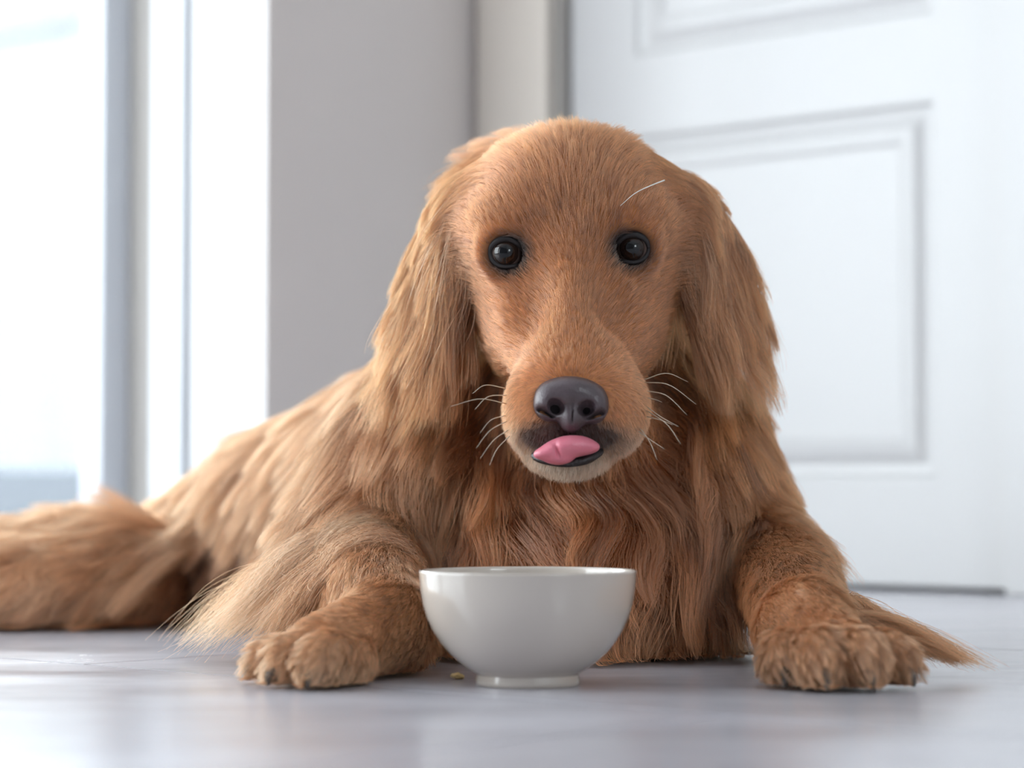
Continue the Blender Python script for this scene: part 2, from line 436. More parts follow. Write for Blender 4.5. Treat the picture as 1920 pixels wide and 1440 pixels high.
# ---- implicit body: list of primitives, each with fur attributes
PR = []
def nrm(v):
    v = np.array(v, float); return v / np.linalg.norm(v)
def rotm(axis_x=None, axis_y=None, axis_z=None):
    """Rows are the local axes."""
    if axis_x is not None and axis_z is not None:
        x = nrm(axis_x); z = np.array(axis_z, float); z = nrm(z - x * x.dot(z)); y = np.cross(z, x); return np.stack([x, y, z])
    return np.eye(3)
def ell(reg, c, r, k=0.02, R=None):
    PR.append(dict(t='e', reg=reg, c=np.array(c, float), r=np.array(r, float), R=np.eye(3) if R is None else R, k=k))
def cone(reg, a, ra, b, rb, k=0.02):
    PR.append(dict(t='c', reg=reg, a=np.array(a, float), b=np.array(b, float), ra=ra, rb=rb, k=k))
def pdist(p, X):
    if p['t'] == 'e':
        q = (X - p['c']) @ p['R'].T
        k0 = np.sqrt(((q / p['r']) ** 2).sum(-1)); k1 = np.sqrt(((q / p['r'] ** 2) ** 2).sum(-1)) + 1e-9
        return k0 * (k0 - 1) / k1
    ba = p['b'] - p['a']; pa = X - p['a']
    h = np.clip((pa @ ba) / (ba @ ba), 0, 1)
    return np.sqrt(((pa - h[..., None] * ba) ** 2).sum(-1)) - (p['ra'] + (p['rb'] - p['ra']) * h)
def pbox(p):
    if p['t'] == 'e':
        e = np.sqrt(((p['R'].T * p['r']) ** 2).sum(1)); return p['c'] - e, p['c'] + e
    return np.minimum(p['a'] - p['ra'], p['b'] - p['rb']), np.maximum(p['a'] + p['ra'], p['b'] + p['rb'])

# trunk
ell('nape', P(990, 432, 2.03), (0.060, 0.08, 0.066))
cone('neck', P(1020, 460, 2.01), 0.074, P(1065, 760, 2.02), 0.112, 0.04)
ell('chest', P(1080, 965, 2.0), (0.130, 0.13, 0.13), 0.04)
ell('chest', (0.05, 1.94, 0.06), (0.12, 0.105, 0.06), 0.03)
ell('shoulder_r', P(1322, 925, 1.99), (0.042, 0.10, 0.085), 0.03)
ell('shoulder_l', P(800, 900, 2.0), (0.055, 0.11, 0.10), 0.03)
ell('withers', (0.03, 2.13, 0.20), (0.12, 0.13, 0.11), 0.05)
cone('flank', (-0.02, 2.15, 0.150), 0.112, (-0.20, 2.37, 0.090), 0.086, 0.05)
cone('flank', (-0.20, 2.37, 0.090), 0.084, (-0.34, 2.52, 0.060), 0.046, 0.03)
ell('thigh', P(205, 1080, 2.37), (0.078, 0.10, 0.048), 0.02)
ell('thigh', P(30, 1092, 2.36), (0.10, 0.09, 0.046), 0.03)
cone('thigh', (-0.40, 2.28, 0.034), 0.034, (-0.58, 2.24, 0.030), 0.030, 0.02)
cone('tail', (-0.40, 2.58, 0.060), 0.038, (-0.70, 2.52, 0.034), 0.022, 0.02)
# head
ell('skull', P(1072, 402, 1.882), (0.078, 0.086, 0.066), 0.02)
ell('face', P(966, 424, 1.829), (0.033, 0.036, 0.027), 0.025)
ell('face', P(1169, 417, 1.829), (0.033, 0.036, 0.027), 0.025)
cone('face', P(1070, 475, 1.862), 0.063, P(1076, 610, 1.832), 0.055, 0.02)
ell('cheek', P(978, 560, 1.866), (0.030, 0.045, 0.060), 0.03)
ell('cheek', P(1176, 555, 1.866), (0.030, 0.045, 0.060), 0.03)
cone('muzzle', P(1071, 545, 1.812), 0.040, P(1076, 735, 1.757), 0.040, 0.036)
ell('lip', P(1012, 775, 1.755), (0.0245, 0.036, 0.031), 0.014)
ell('lip', P(1146, 768, 1.755), (0.0255, 0.036, 0.032), 0.014)
ell('chin', P(1066, 846, 1.760), (0.0310, 0.034, 0.0145), 0.006)
cone('throat', P(1067, 788, 1.82), 0.028, P(1070, 760, 1.90), 0.055, 0.02)
# ears: pendant flaps
EARL_R = rotm(axis_x=(0.80, 0.60, -0.2), axis_z=(0.28, 0.0, 1))
EARR_R = rotm(axis_x=(0.80, -0.60, 0.2), axis_z=(-0.28, 0.0, 1))
ell('ear_l', P(830, 515, 1.893), (0.014, 0.046, 0.062), 0.012, EARL_R)
ell('ear_r', P(1334, 505, 1.893), (0.014, 0.046, 0.058), 0.012, EARR_R)
ell('ear_l', P(900, 420, 1.896), (0.024, 0.036, 0.030), 0.04)
ell('ear_r', P(1250, 415, 1.896), (0.024, 0.036, 0.030), 0.04)
# left foreleg
cone('arm_l', P(770, 880, 1.97), 0.060, P(660, 1040, 1.93), 0.048, 0.03)
cone('fore_l', P(672, 1065, 1.90), 0.046, P(728, 1169, 1.74), 0.031, 0.02)
cone('wrist_l', P(718, 1185, 1.725), 0.030, P(605, 1222, 1.648), 0.022, 0.015)
TL = [(524, 1226, 1.668, 0.0145, (-0.85, -0.5)), (562, 1236, 1.634, 0.0170, (-0.65, -0.75)), (614, 1238, 1.618, 0.0175, (-0.35, -0.93)), (656, 1236, 1.642, 0.0165, (-0.15, -0.98))]
TR = [(1476, 1236, 1.628, 0.0180, (-0.15, -0.98)), (1532, 1240, 1.604, 0.0195, (0.08, -1.0)), (1600, 1240, 1.604, 0.0195, (0.25, -0.97)), (1658, 1230, 1.630, 0.0175, (0.5, -0.86))]
# right foreleg
cone('arm_r', P(1340, 930, 1.98), 0.048, P(1440, 1060, 1.94), 0.038, 0.03)
cone('fore_r', P(1465, 1072, 1.90), 0.037, P(1512, 1170, 1.72), 0.030, 0.02)
cone('wrist_r', P(1505, 1182, 1.70), 0.031, P(1565, 1224, 1.645), 0.024, 0.015)
for (T, reg) in ((TL, 'toe_l'), (TR, 'toe_r')):
    for (x, y, d, r, dr) in T:
        R = rotm(axis_x=(dr[0], dr[1], -0.12), axis_z=(0, 0, 1))
        c = P(x, y, d); c[2] = r + 0.001
        ell(reg, c, (r * 1.55, r * 0.92, r), 0.005, R)

EYES = [P(949, 475, 1.807), P(1185, 467, 1.807)]
EYE_R = 0.0128
LO = np.array([-0.80, 1.54, -0.012]); HI = np.array([0.36, 2.76, 0.45]); H = 0.0033
N3 = np.ceil((HI - LO) / H).astype(int) + 1
D = np.full(N3, 0.08, np.float32)
def smin(a, b, k):
    h = np.maximum(k - np.abs(a - b), 0) / k
    return np.minimum(a, b) - h * h * k * 0.25
for p in PR:
    lo, hi = pbox(p)
    m = max(0.03, p['k'] * 1.2)
    i0 = np.clip(np.floor((lo - m - LO) / H).astype(int), 0, N3 - 1); i1 = np.clip(np.ceil((hi + m - LO) / H).astype(int) + 1, 1, N3)
    ax = [LO[d] + H * np.arange(i0[d], i1[d]) for d in range(3)]
    X = np.stack(np.meshgrid(*ax, indexing='ij'), -1)
    sl = tuple(slice(i0[d], i1[d]) for d in range(3))
    D[sl] = smin(D[sl], pdist(p, X).astype(np.float32), p['k'])
# eye sockets with a rounded lid ridge
for e in EYES:
    i0 = np.floor((e - 0.04 - LO) / H).astype(int); i1 = np.ceil((e + 0.04 - LO) / H).astype(int)
    ax = [LO[d] + H * np.arange(i0[d], i1[d]) for d in range(3)]
    X = np.stack(np.meshgrid(*ax, indexing='ij'), -1)
    sl = tuple(slice(i0[d], i1[d]) for d in range(3))
    q = X - (e + np.array([0, -0.003, 0]))
    ring = np.sqrt((np.sqrt(q[..., 0] ** 2 + (q[..., 2] * 1.1) ** 2) - 0.0165) ** 2 + q[..., 1] ** 2) - 0.0055
    D[sl] = smin(D[sl], ring.astype(np.float32), 0.012)
    hole = np.sqrt(((X - e) ** 2).sum(-1)) - 0.0120
    hole2 = np.sqrt(((X - (e + np.array([0, -0.012, 0]))) ** 2).sum(-1)) - 0.0120
    hh = np.minimum(hole, hole2).astype(np.float32)
    D[sl] = -smin(-D[sl], hh, 0.004)
# hollows beside the bridge of the nose
for (c, r) in ((P(982, 540, 1.768), (0.015, 0.018, 0.034)), (P(1154, 535, 1.768), (0.015, 0.018, 0.034))):
    i0 = np.floor((c - 0.06 - LO) / H).astype(int); i1 = np.ceil((c + 0.06 - LO) / H).astype(int)
    X = np.stack(np.meshgrid(*[LO[d] + H * np.arange(i0[d], i1[d]) for d in range(3)], indexing='ij'), -1)
    sl = tuple(slice(i0[d], i1[d]) for d in range(3))
    dd_ = pdist(dict(t='e', c=c, r=np.array(r), R=np.eye(3)), X).astype(np.float32)
    D[sl] = -smin(-D[sl], dd_, 0.030)
# rest on the floor
zz = (LO[2] + H * np.arange(N3[2])).astype(np.float32)
D = np.maximum(D, (0.0035 - zz)[None, None, :])

def sample(F, X):
    g = (X - LO) / H
    g = np.clip(g, 0, np.array(F.shape) - 1.001)
    i = g.astype(np.int32); f = (g - i).astype(np.float32)
    x, y, z = i[..., 0], i[..., 1], i[..., 2]; fx, fy, fz = f[..., 0], f[..., 1], f[..., 2]
    c00 = F[x, y, z] * (1 - fx) + F[x + 1, y, z] * fx; c10 = F[x, y + 1, z] * (1 - fx) + F[x + 1, y + 1, z] * fx
    c01 = F[x, y, z + 1] * (1 - fx) + F[x + 1, y, z + 1] * fx; c11 = F[x, y + 1, z + 1] * (1 - fx) + F[x + 1, y + 1, z + 1] * fx
    return (c00 * (1 - fy) + c10 * fy) * (1 - fz) + (c01 * (1 - fy) + c11 * fy) * fz
def grad(F, X, e=0.003):
    g = np.stack([sample(F, X + np.eye(3)[d] * e) - sample(F, X - np.eye(3)[d] * e) for d in range(3)], -1)
    return g / (np.linalg.norm(g, axis=-1, keepdims=True) + 1e-9)

def surface_nets(F, lo, h):
    n = F.shape
    s = F < 0
    cs = np.zeros((n[0] - 1, n[1] - 1, n[2] - 1), np.uint8)
    for dx in (0, 1):
        for dy in (0, 1):
            for dz in (0, 1):
                cs += s[dx:n[0] - 1 + dx, dy:n[1] - 1 + dy, dz:n[2] - 1 + dz]
    cell = np.argwhere((cs > 0) & (cs < 8))
    idx = np.full(cs.shape, -1, np.int32)
    idx[cell[:, 0], cell[:, 1], cell[:, 2]] = np.arange(len(cell))
    acc = np.zeros((len(cell), 3)); cnt = np.zeros(len(cell))
    corners = [(a, b, c) for a in (0, 1) for b in (0, 1) for c in (0, 1)]
    for a in corners:
        for d in range(3):
            if a[d]: continue
            b = list(a); b[d] = 1
            va = F[cell[:, 0] + a[0], cell[:, 1] + a[1], cell[:, 2] + a[2]]; vb = F[cell[:, 0] + b[0], cell[:, 1] + b[1], cell[:, 2] + b[2]]
            m = (va < 0) != (vb < 0)
            t = np.where(m, va / np.where(m, va - vb, 1), 0)
            p = np.array(a, float)[None] + t[:, None] * np.eye(3)[d]
            acc[m] += p[m]; cnt[m] += 1
    V = lo + h * (cell + acc / cnt[:, None])
    Q = []
    for d in range(3):
        e, f = (d + 1) % 3, (d + 2) % 3
        sl0 = [slice(None)] * 3; sl1 = [slice(None)] * 3
        sl0[d] = slice(0, -1); sl1[d] = slice(1, None)
        ch = np.argwhere(s[tuple(sl0)] != s[tuple(sl1)])
        ch = ch[(ch[:, e] > 0) & (ch[:, f] > 0) & (ch[:, e] < n[e] - 1) & (ch[:, f] < n[f] - 1)]
        def at(oe, of):
            c = ch.copy(); c[:, e] += oe; c[:, f] += of
            return idx[c[:, 0], c[:, 1], c[:, 2]]
        q = np.stack([at(-1, -1), at(0, -1), at(0, 0), at(-1, 0)], -1)
        inside = s[ch[:, 0], ch[:, 1], ch[:, 2]]
        q[~inside] = q[~inside][:, ::-1]
        Q.append(q)
    Q = np.concatenate(Q)
    return V, Q[(Q >= 0).all(1)]

def np_mesh(name, V, Q):
    me = bpy.data.meshes.new(name)
    me.vertices.add(len(V)); me.vertices.foreach_set('co', V.astype(np.float32).ravel())
    me.loops.add(Q.size); me.loops.foreach_set('vertex_index', Q.astype(np.int32).ravel())
    me.polygons.add(len(Q)); me.polygons.foreach_set('loop_start', np.arange(0, Q.size, 4, dtype=np.int32))
    me.update(calc_edges=True); me.validate(); me.shade_smooth()
    return me

BV, BQ = surface_nets(D, LO, H)
for _ in range(2):
    BV -= grad(D, BV) * sample(D, BV)[:, None] * 0.9
BN = grad(D, BV)

# ---- fur look by region: length, density per cm2, lift, gravity, layer depth, clump ratio, clump strength, waviness, radius, colour
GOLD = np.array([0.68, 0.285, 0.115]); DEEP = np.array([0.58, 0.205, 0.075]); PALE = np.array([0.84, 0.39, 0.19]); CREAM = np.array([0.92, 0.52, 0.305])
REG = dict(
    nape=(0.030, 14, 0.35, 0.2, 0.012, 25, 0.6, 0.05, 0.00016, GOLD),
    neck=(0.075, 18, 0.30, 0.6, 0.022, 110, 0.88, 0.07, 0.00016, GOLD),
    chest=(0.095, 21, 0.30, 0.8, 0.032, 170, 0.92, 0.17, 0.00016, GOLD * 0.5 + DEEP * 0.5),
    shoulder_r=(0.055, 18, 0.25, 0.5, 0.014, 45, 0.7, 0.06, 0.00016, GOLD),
    shoulder_l=(0.060, 18, 0.25, 0.5, 0.014, 45, 0.7, 0.06, 0.00016, PALE * 0.6 + CREAM * 0.4),  # paler than the other shoulder: window light put into the colour
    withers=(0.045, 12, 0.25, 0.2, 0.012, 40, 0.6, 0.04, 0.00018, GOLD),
    flank=(0.075, 15, 0.25, 0.3, 0.022, 90, 0.88, 0.05, 0.00020, PALE * 0.5 + CREAM * 0.5),  # pale feathering, lightened further for the window-lit side
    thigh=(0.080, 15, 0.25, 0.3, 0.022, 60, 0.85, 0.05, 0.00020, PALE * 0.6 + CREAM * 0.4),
    tail=(0.080, 10, 0.30, 0.4, 0.015, 60, 0.7, 0.06, 0.00020, GOLD),
    skull=(0.021, 65, 0.13, 0.0, 0.004, 22, 0.60, 0.04, 0.00011, GOLD),
    face=(0.0105, 95, 0.16, 0.0, 0.0025, 14, 0.50, 0.05, 0.00010, GOLD),
    cheek=(0.015, 75, 0.16, 0.05, 0.003, 16, 0.55, 0.05, 0.00011, GOLD),
    muzzle=(0.0080, 105, 0.22, 0.0, 0.002, 12, 0.45, 0.06, 0.00010, GOLD),
    lip=(0.0065, 120, 0.35, 0.1, 0.002, 8, 0.25, 0.06, 0.00010, PALE),
    chin=(0.0105, 110, 0.55, 0.3, 0.002, 8, 0.3, 0.06, 0.00011, np.array([0.92, 0.70, 0.52])),
    throat=(0.016, 35, 0.30, 0.5, 0.005, 25, 0.6, 0.06, 0.00014, GOLD),
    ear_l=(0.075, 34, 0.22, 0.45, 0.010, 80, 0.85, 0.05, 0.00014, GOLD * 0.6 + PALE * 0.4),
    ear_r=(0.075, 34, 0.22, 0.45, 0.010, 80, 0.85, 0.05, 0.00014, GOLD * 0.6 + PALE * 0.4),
    arm_l=(0.065, 18, 0.25, 0.3, 0.018, 90, 0.85, 0.06, 0.00017, CREAM * 0.5 + PALE * 0.5),  # pale fur, its cream also carrying the strong window light
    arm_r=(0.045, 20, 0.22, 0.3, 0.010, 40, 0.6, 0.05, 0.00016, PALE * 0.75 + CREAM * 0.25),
    fore_l=(0.024, 80, 0.20, 0.1, 0.005, 20, 0.5, 0.04, 0.00014, PALE * 0.5 + CREAM * 0.5),
    fore_r=(0.019, 90, 0.20, 0.1, 0.004, 16, 0.4, 0.04, 0.00014, PALE * 0.75 + CREAM * 0.25),
    wrist_l=(0.013, 75, 0.25, 0.05, 0.003, 14, 0.45, 0.05, 0.00013, PALE * 0.5 + CREAM * 0.5),
    wrist_r=(0.012, 75, 0.25, 0.05, 0.003, 14, 0.45, 0.05, 0.00013, PALE * 0.75 + CREAM * 0.25),
    toe_l=(0.0155, 85, 0.28, 0.1, 0.004, 26, 0.8, 0.06, 0.00013, CREAM),
    toe_r=(0.0150, 85, 0.28, 0.1, 0.004, 26, 0.8, 0.06, 0.00013, CREAM * 0.7 + PALE * 0.3),
)
FLOW = dict(nape=(-0.25, 0.9, -0.2), neck=(0, 0.1, -1), chest=(0, -0.12, -1), shoulder_r=(0.25, 0.1, -1), shoulder_l=(-0.35, 0.0, -1), withers=(-0.6, 0.7, -0.3),
            flank=(-0.62, 0.10, -0.62), thigh=(-0.9, -0.15, -0.35), tail=(-1, 0, -0.3), throat=(0, 0.2, -1), ear_l=(-0.28, -0.05, -1), ear_r=(0.30, -0.05, -1),
            arm_l=(-0.65, -0.05, -0.6), arm_r=(0.3, -0.2, -0.9), fore_l=(0.1, -0.9, -0.4), fore_r=(0.2, -0.9, -0.35), wrist_l=(-0.7, -0.65, -0.3), wrist_r=(0.3, -0.9, -0.4),
            toe_l=(-0.5, -0.6, -0.55), toe_r=(0.15, -0.8, -0.6), chin=(0, 0.4, -1))
REGN = list(REG); RI = {r: i for i, r in enumerate(REGN)}
NOSE_C = P(1071, 752, 1.735)
MUZ_AX = nrm(P(1068, 480, 1.80) - P(1071, 740, 1.72))

def region_weights(X):
    Wt = np.zeros((len(X), len(REGN)), np.float32)
    for p in PR:
        d = pdist(p, X)
        Wt[:, RI[p['reg']]] = np.maximum(Wt[:, RI[p['reg']]], np.exp(-np.maximum(d + 0.004, -0.004) / 0.006))
    return Wt / (Wt.sum(1, keepdims=True) + 1e-12)

def vnoise(X, scale, seed):
    """Cheap smooth noise: sum of sines in random directions."""
    r = np.random.default_rng(seed); out = 0
    for _ in range(6):
        k = r.normal(size=3) * scale; out = out + np.sin(X @ k + r.uniform(0, 6.28))
    return out / 6 * 1.6

# lines of the eye-rim and mouth pigment
LIPC = P(1068, 818, 1.728)
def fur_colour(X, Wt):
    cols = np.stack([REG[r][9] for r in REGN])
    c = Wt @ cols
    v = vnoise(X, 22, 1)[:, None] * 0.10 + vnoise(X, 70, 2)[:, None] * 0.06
    c = c * (1 + v)
    headw = sum(Wt[:, RI[r]] for r in ('face', 'muzzle', 'lip', 'cheek', 'skull'))[:, None]
    # upper lips whitened along the lower edge: paler fur plus painted window light
    lip_lit = (Wt[:, RI['lip']] * np.clip((P(1068, 790, 1.75)[2] - X[:, 2]) / 0.018, 0, 1))[:, None]
    c = c * (1 - 0.7 * lip_lit) + np.array([0.92, 0.72, 0.55]) * 0.7 * lip_lit
    for e in EYES:
        q = X - e - np.array([0.0035 if e[0] < 0.045 else -0.0035, 0, -0.0020])
        d = np.sqrt((q[:, 0] * 0.9) ** 2 + (q[:, 1] * 0.6) ** 2 + (q[:, 2] * 1.0) ** 2)
        k = np.clip((0.0226 - d) / 0.008, 0, 1)[:, None]
        c = c * (1 - k) + np.array([0.045, 0.03, 0.028]) * k
    q = (X - LIPC) / np.array([0.040, 0.03, 0.0150])
    k = np.clip((1.15 - np.sqrt((q ** 2).sum(1))) / 0.35, 0, 1)[:, None]
    c = c * (1 - 0.92 * k) + np.array([0.075, 0.052, 0.05]) * 0.92 * k
    # black skin under the nose leather
    q = (X - P(1071, 752, 1.716)) / np.array([0.0225, 0.03, 0.0150])
    c = np.where(((q ** 2).sum(1) < 1)[:, None], np.array([0.02, 0.016, 0.017]), c)
    return np.clip(c, 0.01, 0.95)

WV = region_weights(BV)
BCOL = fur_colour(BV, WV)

def body_mat():
    m, n, l, b = new_mat('dog_undercoat')
    at = n.new('ShaderNodeAttribute'); at.attribute_name = 'fur_colour'
    tc = n.new('ShaderNodeTexCoord'); no = n.new('ShaderNodeTexNoise'); no.inputs['Scale'].default_value = 350; no.inputs['Detail'].default_value = 3
    mr = n.new('ShaderNodeMapRange'); mr.inputs[3].default_value = 0.65; mr.inputs[4].default_value = 0.90
    mx = n.new('ShaderNodeVectorMath'); mx.operation = 'SCALE'
    l.new(tc.outputs['Object'], no.inputs['Vector']); l.new(no.outputs['Fac'], mr.inputs[0])
    l.new(at.outputs['Color'], mx.inputs[0]); l.new(mr.outputs[0], mx.inputs['Scale']); l.new(mx.outputs[0], b.inputs['Base Color'])
    b.inputs['Roughness'].default_value = 0.85; b.inputs['Specular IOR Level'].default_value = 0.15
    return m
bme = np_mesh('dog_body', BV, BQ)
ca = bme.attributes.new('fur_colour', 'FLOAT_COLOR', 'POINT')
ca.data.foreach_set('color', np.concatenate([BCOL, np.ones((len(BCOL), 1))], 1).astype(np.float32).ravel())
body = link('body', bme, body_mat()); dpart(body)

# ---- fur strands
def hair_mat(name, rough=0.22, radial=0.5):
    m, n, l, b = new_mat(name); n.remove(b)
    at = n.new('ShaderNodeAttribute'); at.attribute_name = 'fur_colour'
    hi = n.new('ShaderNodeHairInfo'); mr = n.new('ShaderNodeMapRange'); mr.inputs[3].default_value = 0.55; mr.inputs[4].default_value = 1.18  # paler tips are coat colour; roots darkened further as shade between locks
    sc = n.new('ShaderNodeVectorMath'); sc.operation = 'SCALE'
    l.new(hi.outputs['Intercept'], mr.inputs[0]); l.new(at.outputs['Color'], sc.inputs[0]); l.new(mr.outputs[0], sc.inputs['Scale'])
    df = n.new('ShaderNodeBsdfDiffuse'); rf = n.new('ShaderNodeBsdfHair'); rf.component = 'Reflection'
    rf.inputs['RoughnessU'].default_value = rough; rf.inputs['RoughnessV'].default_value = radial
    lt = n.new('ShaderNodeMix'); lt.data_type = 'RGBA'; lt.inputs[0].default_value = 0.5; lt.inputs[7].default_value = (1.0, 0.93, 0.86, 1)
    l.new(sc.outputs[0], lt.inputs[6])
    m2 = n.new('ShaderNodeMixShader'); m2.inputs[0].default_value = 0.38
    l.new(sc.outputs[0], df.inputs['Color']); l.new(lt.outputs[2], rf.inputs['Color'])
    l.new(df.outputs[0], m2.inputs[1]); l.new(rf.outputs[0], m2.inputs[2])
    gm = n.new('ShaderNodeGamma'); gm.inputs['Gamma'].default_value = 1.75
    ph = n.new('ShaderNodeBsdfHairPrincipled'); ph.model = 'CHIANG'; ph.parametrization = 'COLOR'
    ph.inputs['Roughness'].default_value = 0.25; ph.inputs['Radial Roughness'].default_value = 0.45
    tint = n.new('ShaderNodeVectorMath'); tint.operation = 'MULTIPLY'; tint.inputs[1].default_value = (1.12, 0.77, 0.67)
    l.new(sc.outputs[0], gm.inputs['Color']); l.new(gm.outputs[0], tint.inputs[0]); l.new(tint.outputs[0], ph.inputs['Color'])
    m3 = n.new('ShaderNodeMixShader'); m3.inputs[0].default_value = 0.48
    l.new(m2.outputs[0], m3.inputs[1]); l.new(ph.outputs[0], m3.inputs[2])
    l.new(m3.outputs[0], n['Material Output'].inputs['Surface'])
    return m
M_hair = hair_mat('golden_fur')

def curves_obj(name, pos, rad, col, mat):
    N, n, _ = pos.shape
    hc = bpy.data.hair_curves.new(name)
    hc.add_curves([n] * N)
    hc.attributes['position'].data.foreach_set('vector', pos.astype(np.float32).ravel())
    ra = hc.attributes.get('radius') or hc.attributes.new('radius', 'FLOAT', 'POINT')
    taper = np.linspace(1, 0.25, n) ** 0.8
    ra.data.foreach_set('value', (rad[:, None] * taper[None]).astype(np.float32).ravel())
    at = hc.attributes.new('fur_colour', 'FLOAT_COLOR', 'CURVE')
    at.data.foreach_set('color', np.concatenate([col, np.ones((N, 1))], 1).astype(np.float32).ravel())
    return link(name, hc, mat)

CAMP = np.array([0, 0, CAMZ])
T0, T1, T2, T3 = BV[BQ[:, 0]], BV[BQ[:, 1]], BV[BQ[:, 2]], BV[BQ[:, 3]]
QA = 0.5 * np.linalg.norm(np.cross(T2 - T0, T3 - T1), axis=1)
QC = (T0 + T1 + T2 + T3) / 4
QW = region_weights(QC)
dens = QW @ np.array([REG[r][1] for r in REGN])
qn = grad(D, QC); tocam = CAMP - QC; tocam /= np.linalg.norm(tocam, axis=1, keepdims=True)
facing = (qn * tocam).sum(1)
dens = dens * np.where(facing < -0.35, 0.12, 1.0) * np.where(QC[:, 2] < 0.0042, 0.1, 1.0)
for e in EYES:
    dens = np.where(np.linalg.norm(QC - e - np.array([0, -0.004, 0]), axis=1) < 0.0158, 0, dens)
NP_ = P(1072, 752, 1.716)
nq = (QC - NP_) / np.array([0.0240, 0.03, 0.0165])
dens = np.where((nq ** 2).sum(1) < 1, 0, dens)
MO = P(1062, 846, 1.720)
mq = (QC - MO) / np.array([0.024, 0.02, 0.0055])
dens = np.where((mq ** 2).sum(1) < 1, 0, dens)
cnt = rng.poisson(QA * 1e4 * dens)
qi = np.repeat(np.arange(len(BQ)), cnt)
a, b_ = rng.random(len(qi))[:, None], rng.random(len(qi))[:, None]
ROOT = (T0[qi] * (1 - a) + T1[qi] * a) * (1 - b_) + (T3[qi] * (1 - a) + T2[qi] * a) * b_
print('strands', len(ROOT))

def attr(Wt, k): return Wt @ np.array([REG[r][k] for r in REGN])
NPT = 9
KEEP = [(EYES[0] + np.array([0, -0.004, 0]), 0.0150), (EYES[1] + np.array([0, -0.004, 0]), 0.0150)]
BOWL_R = np.array([p[0] for p in outer[2:]]); BOWL_Z = np.array([p[1] for p in outer[2:]])

def grow(R, L, F, lift, grav, layer, wav, npt=NPT, seed=0):
    r = np.random.default_rng(seed)
    n = len(R)
    nor = grad(D, R)
    F = F - nor * (F * nor).sum(1, keepdims=True) * 0.85
    F /= np.linalg.norm(F, axis=1, keepdims=True) + 1e-9
    jit = r.normal(size=(n, 3)) * 0.10
    lay = layer * (0.25 + 0.75 * r.random(n) ** 1.0)
    pos = np.zeros((n, npt, 3)); pos[:, 0] = R - nor * 0.0008
    d = F + nor * lift[:, None] + jit
    d /= np.linalg.norm(d, axis=1, keepdims=True)
    p = R.copy(); step = (L / (npt - 1))[:, None]
    ph = vnoise(R, 45, 11) * 3.0; ph2 = vnoise(R, 60, 12) * 3.0
    side = np.cross(nor, F); side /= np.linalg.norm(side, axis=1, keepdims=True) + 1e-9
    for i in range(1, npt):
        t = i / (npt - 1)
        wv = side * (np.sin(ph + t * 5.0) * wav * 4.0)[:, None] + nor * (np.sin(ph2 + t * 4.0) * wav * 1.2)[:, None]
        dd = d + wv + np.array([0, 0, -1.0]) * (grav * t * 0.8)[:, None]
        dd /= np.linalg.norm(dd, axis=1, keepdims=True)
        p = p + dd * step
        dist = sample(D, p); g = grad(D, p)
        want = lay * min(1.0, 0.25 + 1.2 * t)
        push = np.clip(want - dist, 0, 0.02)
        p = p + g * push[:, None]
        # slide along the body instead of diving in
        into = np.minimum((dd * g).sum(1, keepdims=True), 0) * (dist < 0.02)[:, None]
        d = 0.75 * d + 0.25 * (dd - g * into)
        d /= np.linalg.norm(d, axis=1, keepdims=True) + 1e-9
        p[:, 2] = np.maximum(p[:, 2], 0.0012 + 0.004 * r.random(n))
        for (c, rr) in KEEP:
            q = p - c; m = np.linalg.norm(q, axis=1, keepdims=True)
            p = np.where(m < rr, c + q / (m + 1e-9) * rr, p)
        q = p[:, :2] - BOWL[:2]; m = np.linalg.norm(q, axis=1)
        br = np.interp(p[:, 2], BOWL_Z, BOWL_R, left=BOWL_R[0], right=0.0) + 0.002
        p[:, :2] = np.where((m < br)[:, None], BOWL[:2] + q / (m[:, None] + 1e-9) * br[:, None], p[:, :2])
        pos[:, i] = p
    return pos

def clump(pos, ratio, strength, seed, power=1.0):
    n = len(pos)
    r = np.random.default_rng(seed)
    ng = max(1, int(n / ratio))
    gi = r.choice(n, ng, replace=False)
    kd = kdtree.KDTree(ng)
    for k, i in enumerate(gi): kd.insert(pos[i, 0], k)
    kd.balance()
    # guide choice is slightly jittered so lock borders are ragged
    near = np.array([gi[kd.find(q)[1]] for q in pos[:, 0] + r.normal(size=(n, 3)) * 0.0006])
    t = np.linspace(0, 1, pos.shape[1])[None, :, None] ** power
    s = (strength * (0.55 + 0.45 * r.random(n)))[:, None, None]
    off = (pos[near, :1] - pos[:, :1])
    tgt = pos[near]
    out = pos + (tgt - pos) * (s * t)
    # keep each hair's own root
    out[:, 0] = pos[:, 0]
    return out, near

W_ = region_weights(ROOT)
L_ = attr(W_, 0); lift_ = attr(W_, 2); grav_ = attr(W_, 3); lay_ = attr(W_, 4); cs_ = attr(W_, 6); wav_ = attr(W_, 7); rad_ = attr(W_, 8)
# flow field
Fl = np.zeros_like(ROOT)
for r_, v in FLOW.items():
    Fl += W_[:, RI[r_]][:, None] * nrm(v)
radial = ROOT - NOSE_C
radial /= np.linalg.norm(radial, axis=1, keepdims=True)
hw = sum(W_[:, RI[r]] for r in ('skull', 'face', 'cheek', 'muzzle', 'lip'))[:, None]
hx = ROOT[:, 0] - P(1068, 470, 1.8)[0]
spread = np.stack([hx * 13, np.zeros_like(hx), np.zeros_like(hx)], -1)
sk = W_[:, RI['skull']][:, None]
lipw = (W_[:, RI['lip']] )[:, None]
Fl += hw * (radial + 0.25 * np.array([0, 1, 0])) + sk * spread * 1.2 + lipw * np.array([0, 0.5, -0.9])
